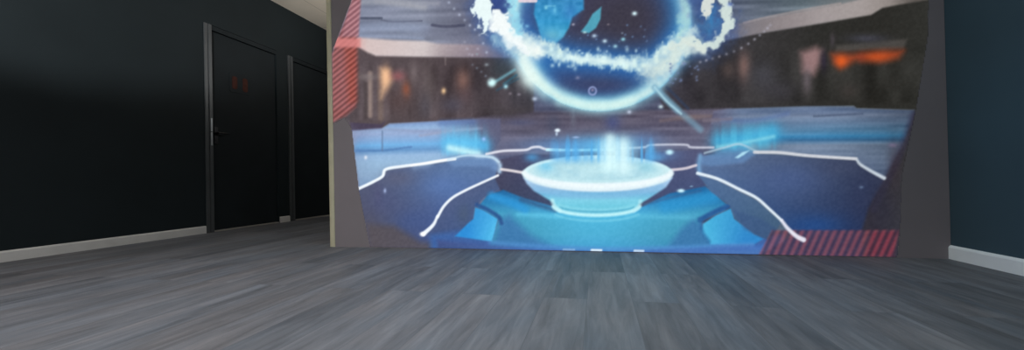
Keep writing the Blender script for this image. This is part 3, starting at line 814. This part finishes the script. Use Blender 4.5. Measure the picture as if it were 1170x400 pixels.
# thin backing panel with the same outline
def wall_pt(px, py):
    d = CAM_F + CAM_R * ((px - 585) / F_PX) - CAM_U * ((py - 200 - CY_PX) / F_PX)
    t = PD / d.y
    return d.x * t, EYE + d.z * t
op = []
for px, py in OUT:
    x, z = wall_pt(px, py)
    op.append((min(max(x, PE + .044), WR - .021), min(max(z, .004), Z1)))
pts = [p for i, p in enumerate(op) if i == 0 or (abs(p[0] - op[i - 1][0]) + abs(p[1] - op[i - 1][1])) > 1e-4]
bm = bmesh.new()
a = [bm.verts.new((x, PD - .0012, z)) for x, z in pts]; b = [bm.verts.new((x, PD - .0003, z)) for x, z in pts]
n = len(pts)
for i in range(n):
    bm.faces.new((a[i], a[(i + 1) % n], b[(i + 1) % n], b[i]))
bm.faces.new(a); bm.faces.new(b[::-1])
proj = bpy.data.objects.new('wall_projection', me); COL.objects.link(proj)
proj['label'] = 'large glowing wall picture of a blue hologram globe above a round lit table'
proj['category'] = 'screen'
link('backing_panel', bm, M_PANEL, proj)

# ------------------------------------------------------------------ window behind the camera
wf = boxes('window_1', [(WX0, WX1, YF - .13, YF - .07, WZ0, WZ0 + .06), (WX0, WX1, YF - .13, YF - .07, WZ1 - .06, WZ1),
                        (WX0, WX0 + .06, YF - .13, YF - .07, WZ0 + .06, WZ1 - .06), (WX1 - .06, WX1, YF - .13, YF - .07, WZ0 + .06, WZ1 - .06),
                        ((WX0 + WX1) / 2 - .03, (WX0 + WX1) / 2 + .03, YF - .13, YF - .07, WZ0 + .06, WZ1 - .06)], M_SKIRT)
structure(wf)

# ------------------------------------------------------------------ light
def area(name, loc, tgt, sx, sy, power, col):
    l = bpy.data.lights.new(name, 'AREA'); l.shape = 'RECTANGLE'; l.size = sx; l.size_y = sy; l.energy = power; l.color = col
    o = bpy.data.objects.new(name, l); COL.objects.link(o); o.location = loc
    o.rotation_euler = (Vector(tgt) - Vector(loc)).to_track_quat('-Z', 'Y').to_euler()
    return o
def spot(name, loc, tgt, ang, blend, power, col, r=.05):
    l = bpy.data.lights.new(name, 'SPOT'); l.spot_size = math.radians(ang); l.spot_blend = blend; l.energy = power; l.color = col; l.shadow_soft_size = r
    o = bpy.data.objects.new(name, l); COL.objects.link(o); o.location = loc
    o.rotation_euler = (Vector(tgt) - Vector(loc)).to_track_quat('-Z', 'Y').to_euler()
    return o
# daylight through the window
area('window_daylight', ((WX0 + WX1) / 2, YF + .02, (WZ0 + WZ1) / 2), ((WX0 + WX1) / 2, 2, 1.2), WX1 - WX0 - .1, WZ1 - WZ0 - .1, 30, (.93, .97, 1.0))
# ceiling lamp at left; the right one is an added fill for wall and skirting
l = area('ceiling_lamp_left', (-1.35, .35, CH - .03), (-1.35, .35, 0), 1.2, .3, 35, (1.0, .98, .98)); l.data.spread = math.radians(125)
l = area('right_wall_fill', (.1, 1.5, CH - .03), (.1, 1.5, 0), 1.0, .3, 20, (.74, .95, 1.0)); l.data.spread = math.radians(150)
# added spot, its cone shaped to brighten the upper left wall
spot('wall_fill_spot', (-1.2, -.6, 1.95), (WL, 1.5, 2.93), 61, .32, 640, (.97, .99, 1.0))

# added fill, unseen behind the partition, to brighten ceiling and left wall
l = bpy.data.lights.new('passage_fill', 'POINT'); l.energy = 20; l.color = (.95, .98, 1.0); l.shadow_soft_size = .12
o = bpy.data.objects.new('passage_fill', l); COL.objects.link(o); o.location = (-1.3, 4.9, 2.05)

l = area('ceiling_fill', (-2.2, 4.5, 1.9), (-3.1, 4.1, CH), .35, .35, 4, (1.0, .97, .92)); l.data.spread = math.radians(130)  # added unseen light, brightens the ceiling over the passage

wd = bpy.data.worlds.new('world'); sc.world = wd; wd.use_nodes = True
bg = wd.node_tree.nodes['Background']; bg.inputs['Color'].default_value = (.75, .85, 1, 1); bg.inputs['Strength'].default_value = .6

# ------------------------------------------------------------------ camera
cam = bpy.data.cameras.new('camera'); cam.sensor_fit = 'HORIZONTAL'; cam.sensor_width = 36
cam.lens = 36 * F_PX / 1170
cam.shift_y = CY_PX / 1170
cam.clip_start = .02; cam.clip_end = 60
co = bpy.data.objects.new('camera', cam); COL.objects.link(co)
co.matrix_world = Matrix(((CAM_R.x, CAM_U.x, -CAM_F.x, 0), (CAM_R.y, CAM_U.y, -CAM_F.y, 0), (CAM_R.z, CAM_U.z, -CAM_F.z, EYE), (0, 0, 0, 1)))
sc.camera = co

vs = sc.view_settings
sc.display_settings.display_device = 'sRGB'
vs.view_transform = 'Standard'; vs.look = 'None'; vs.exposure = 0; vs.gamma = 1; vs.use_curve_mapping = False
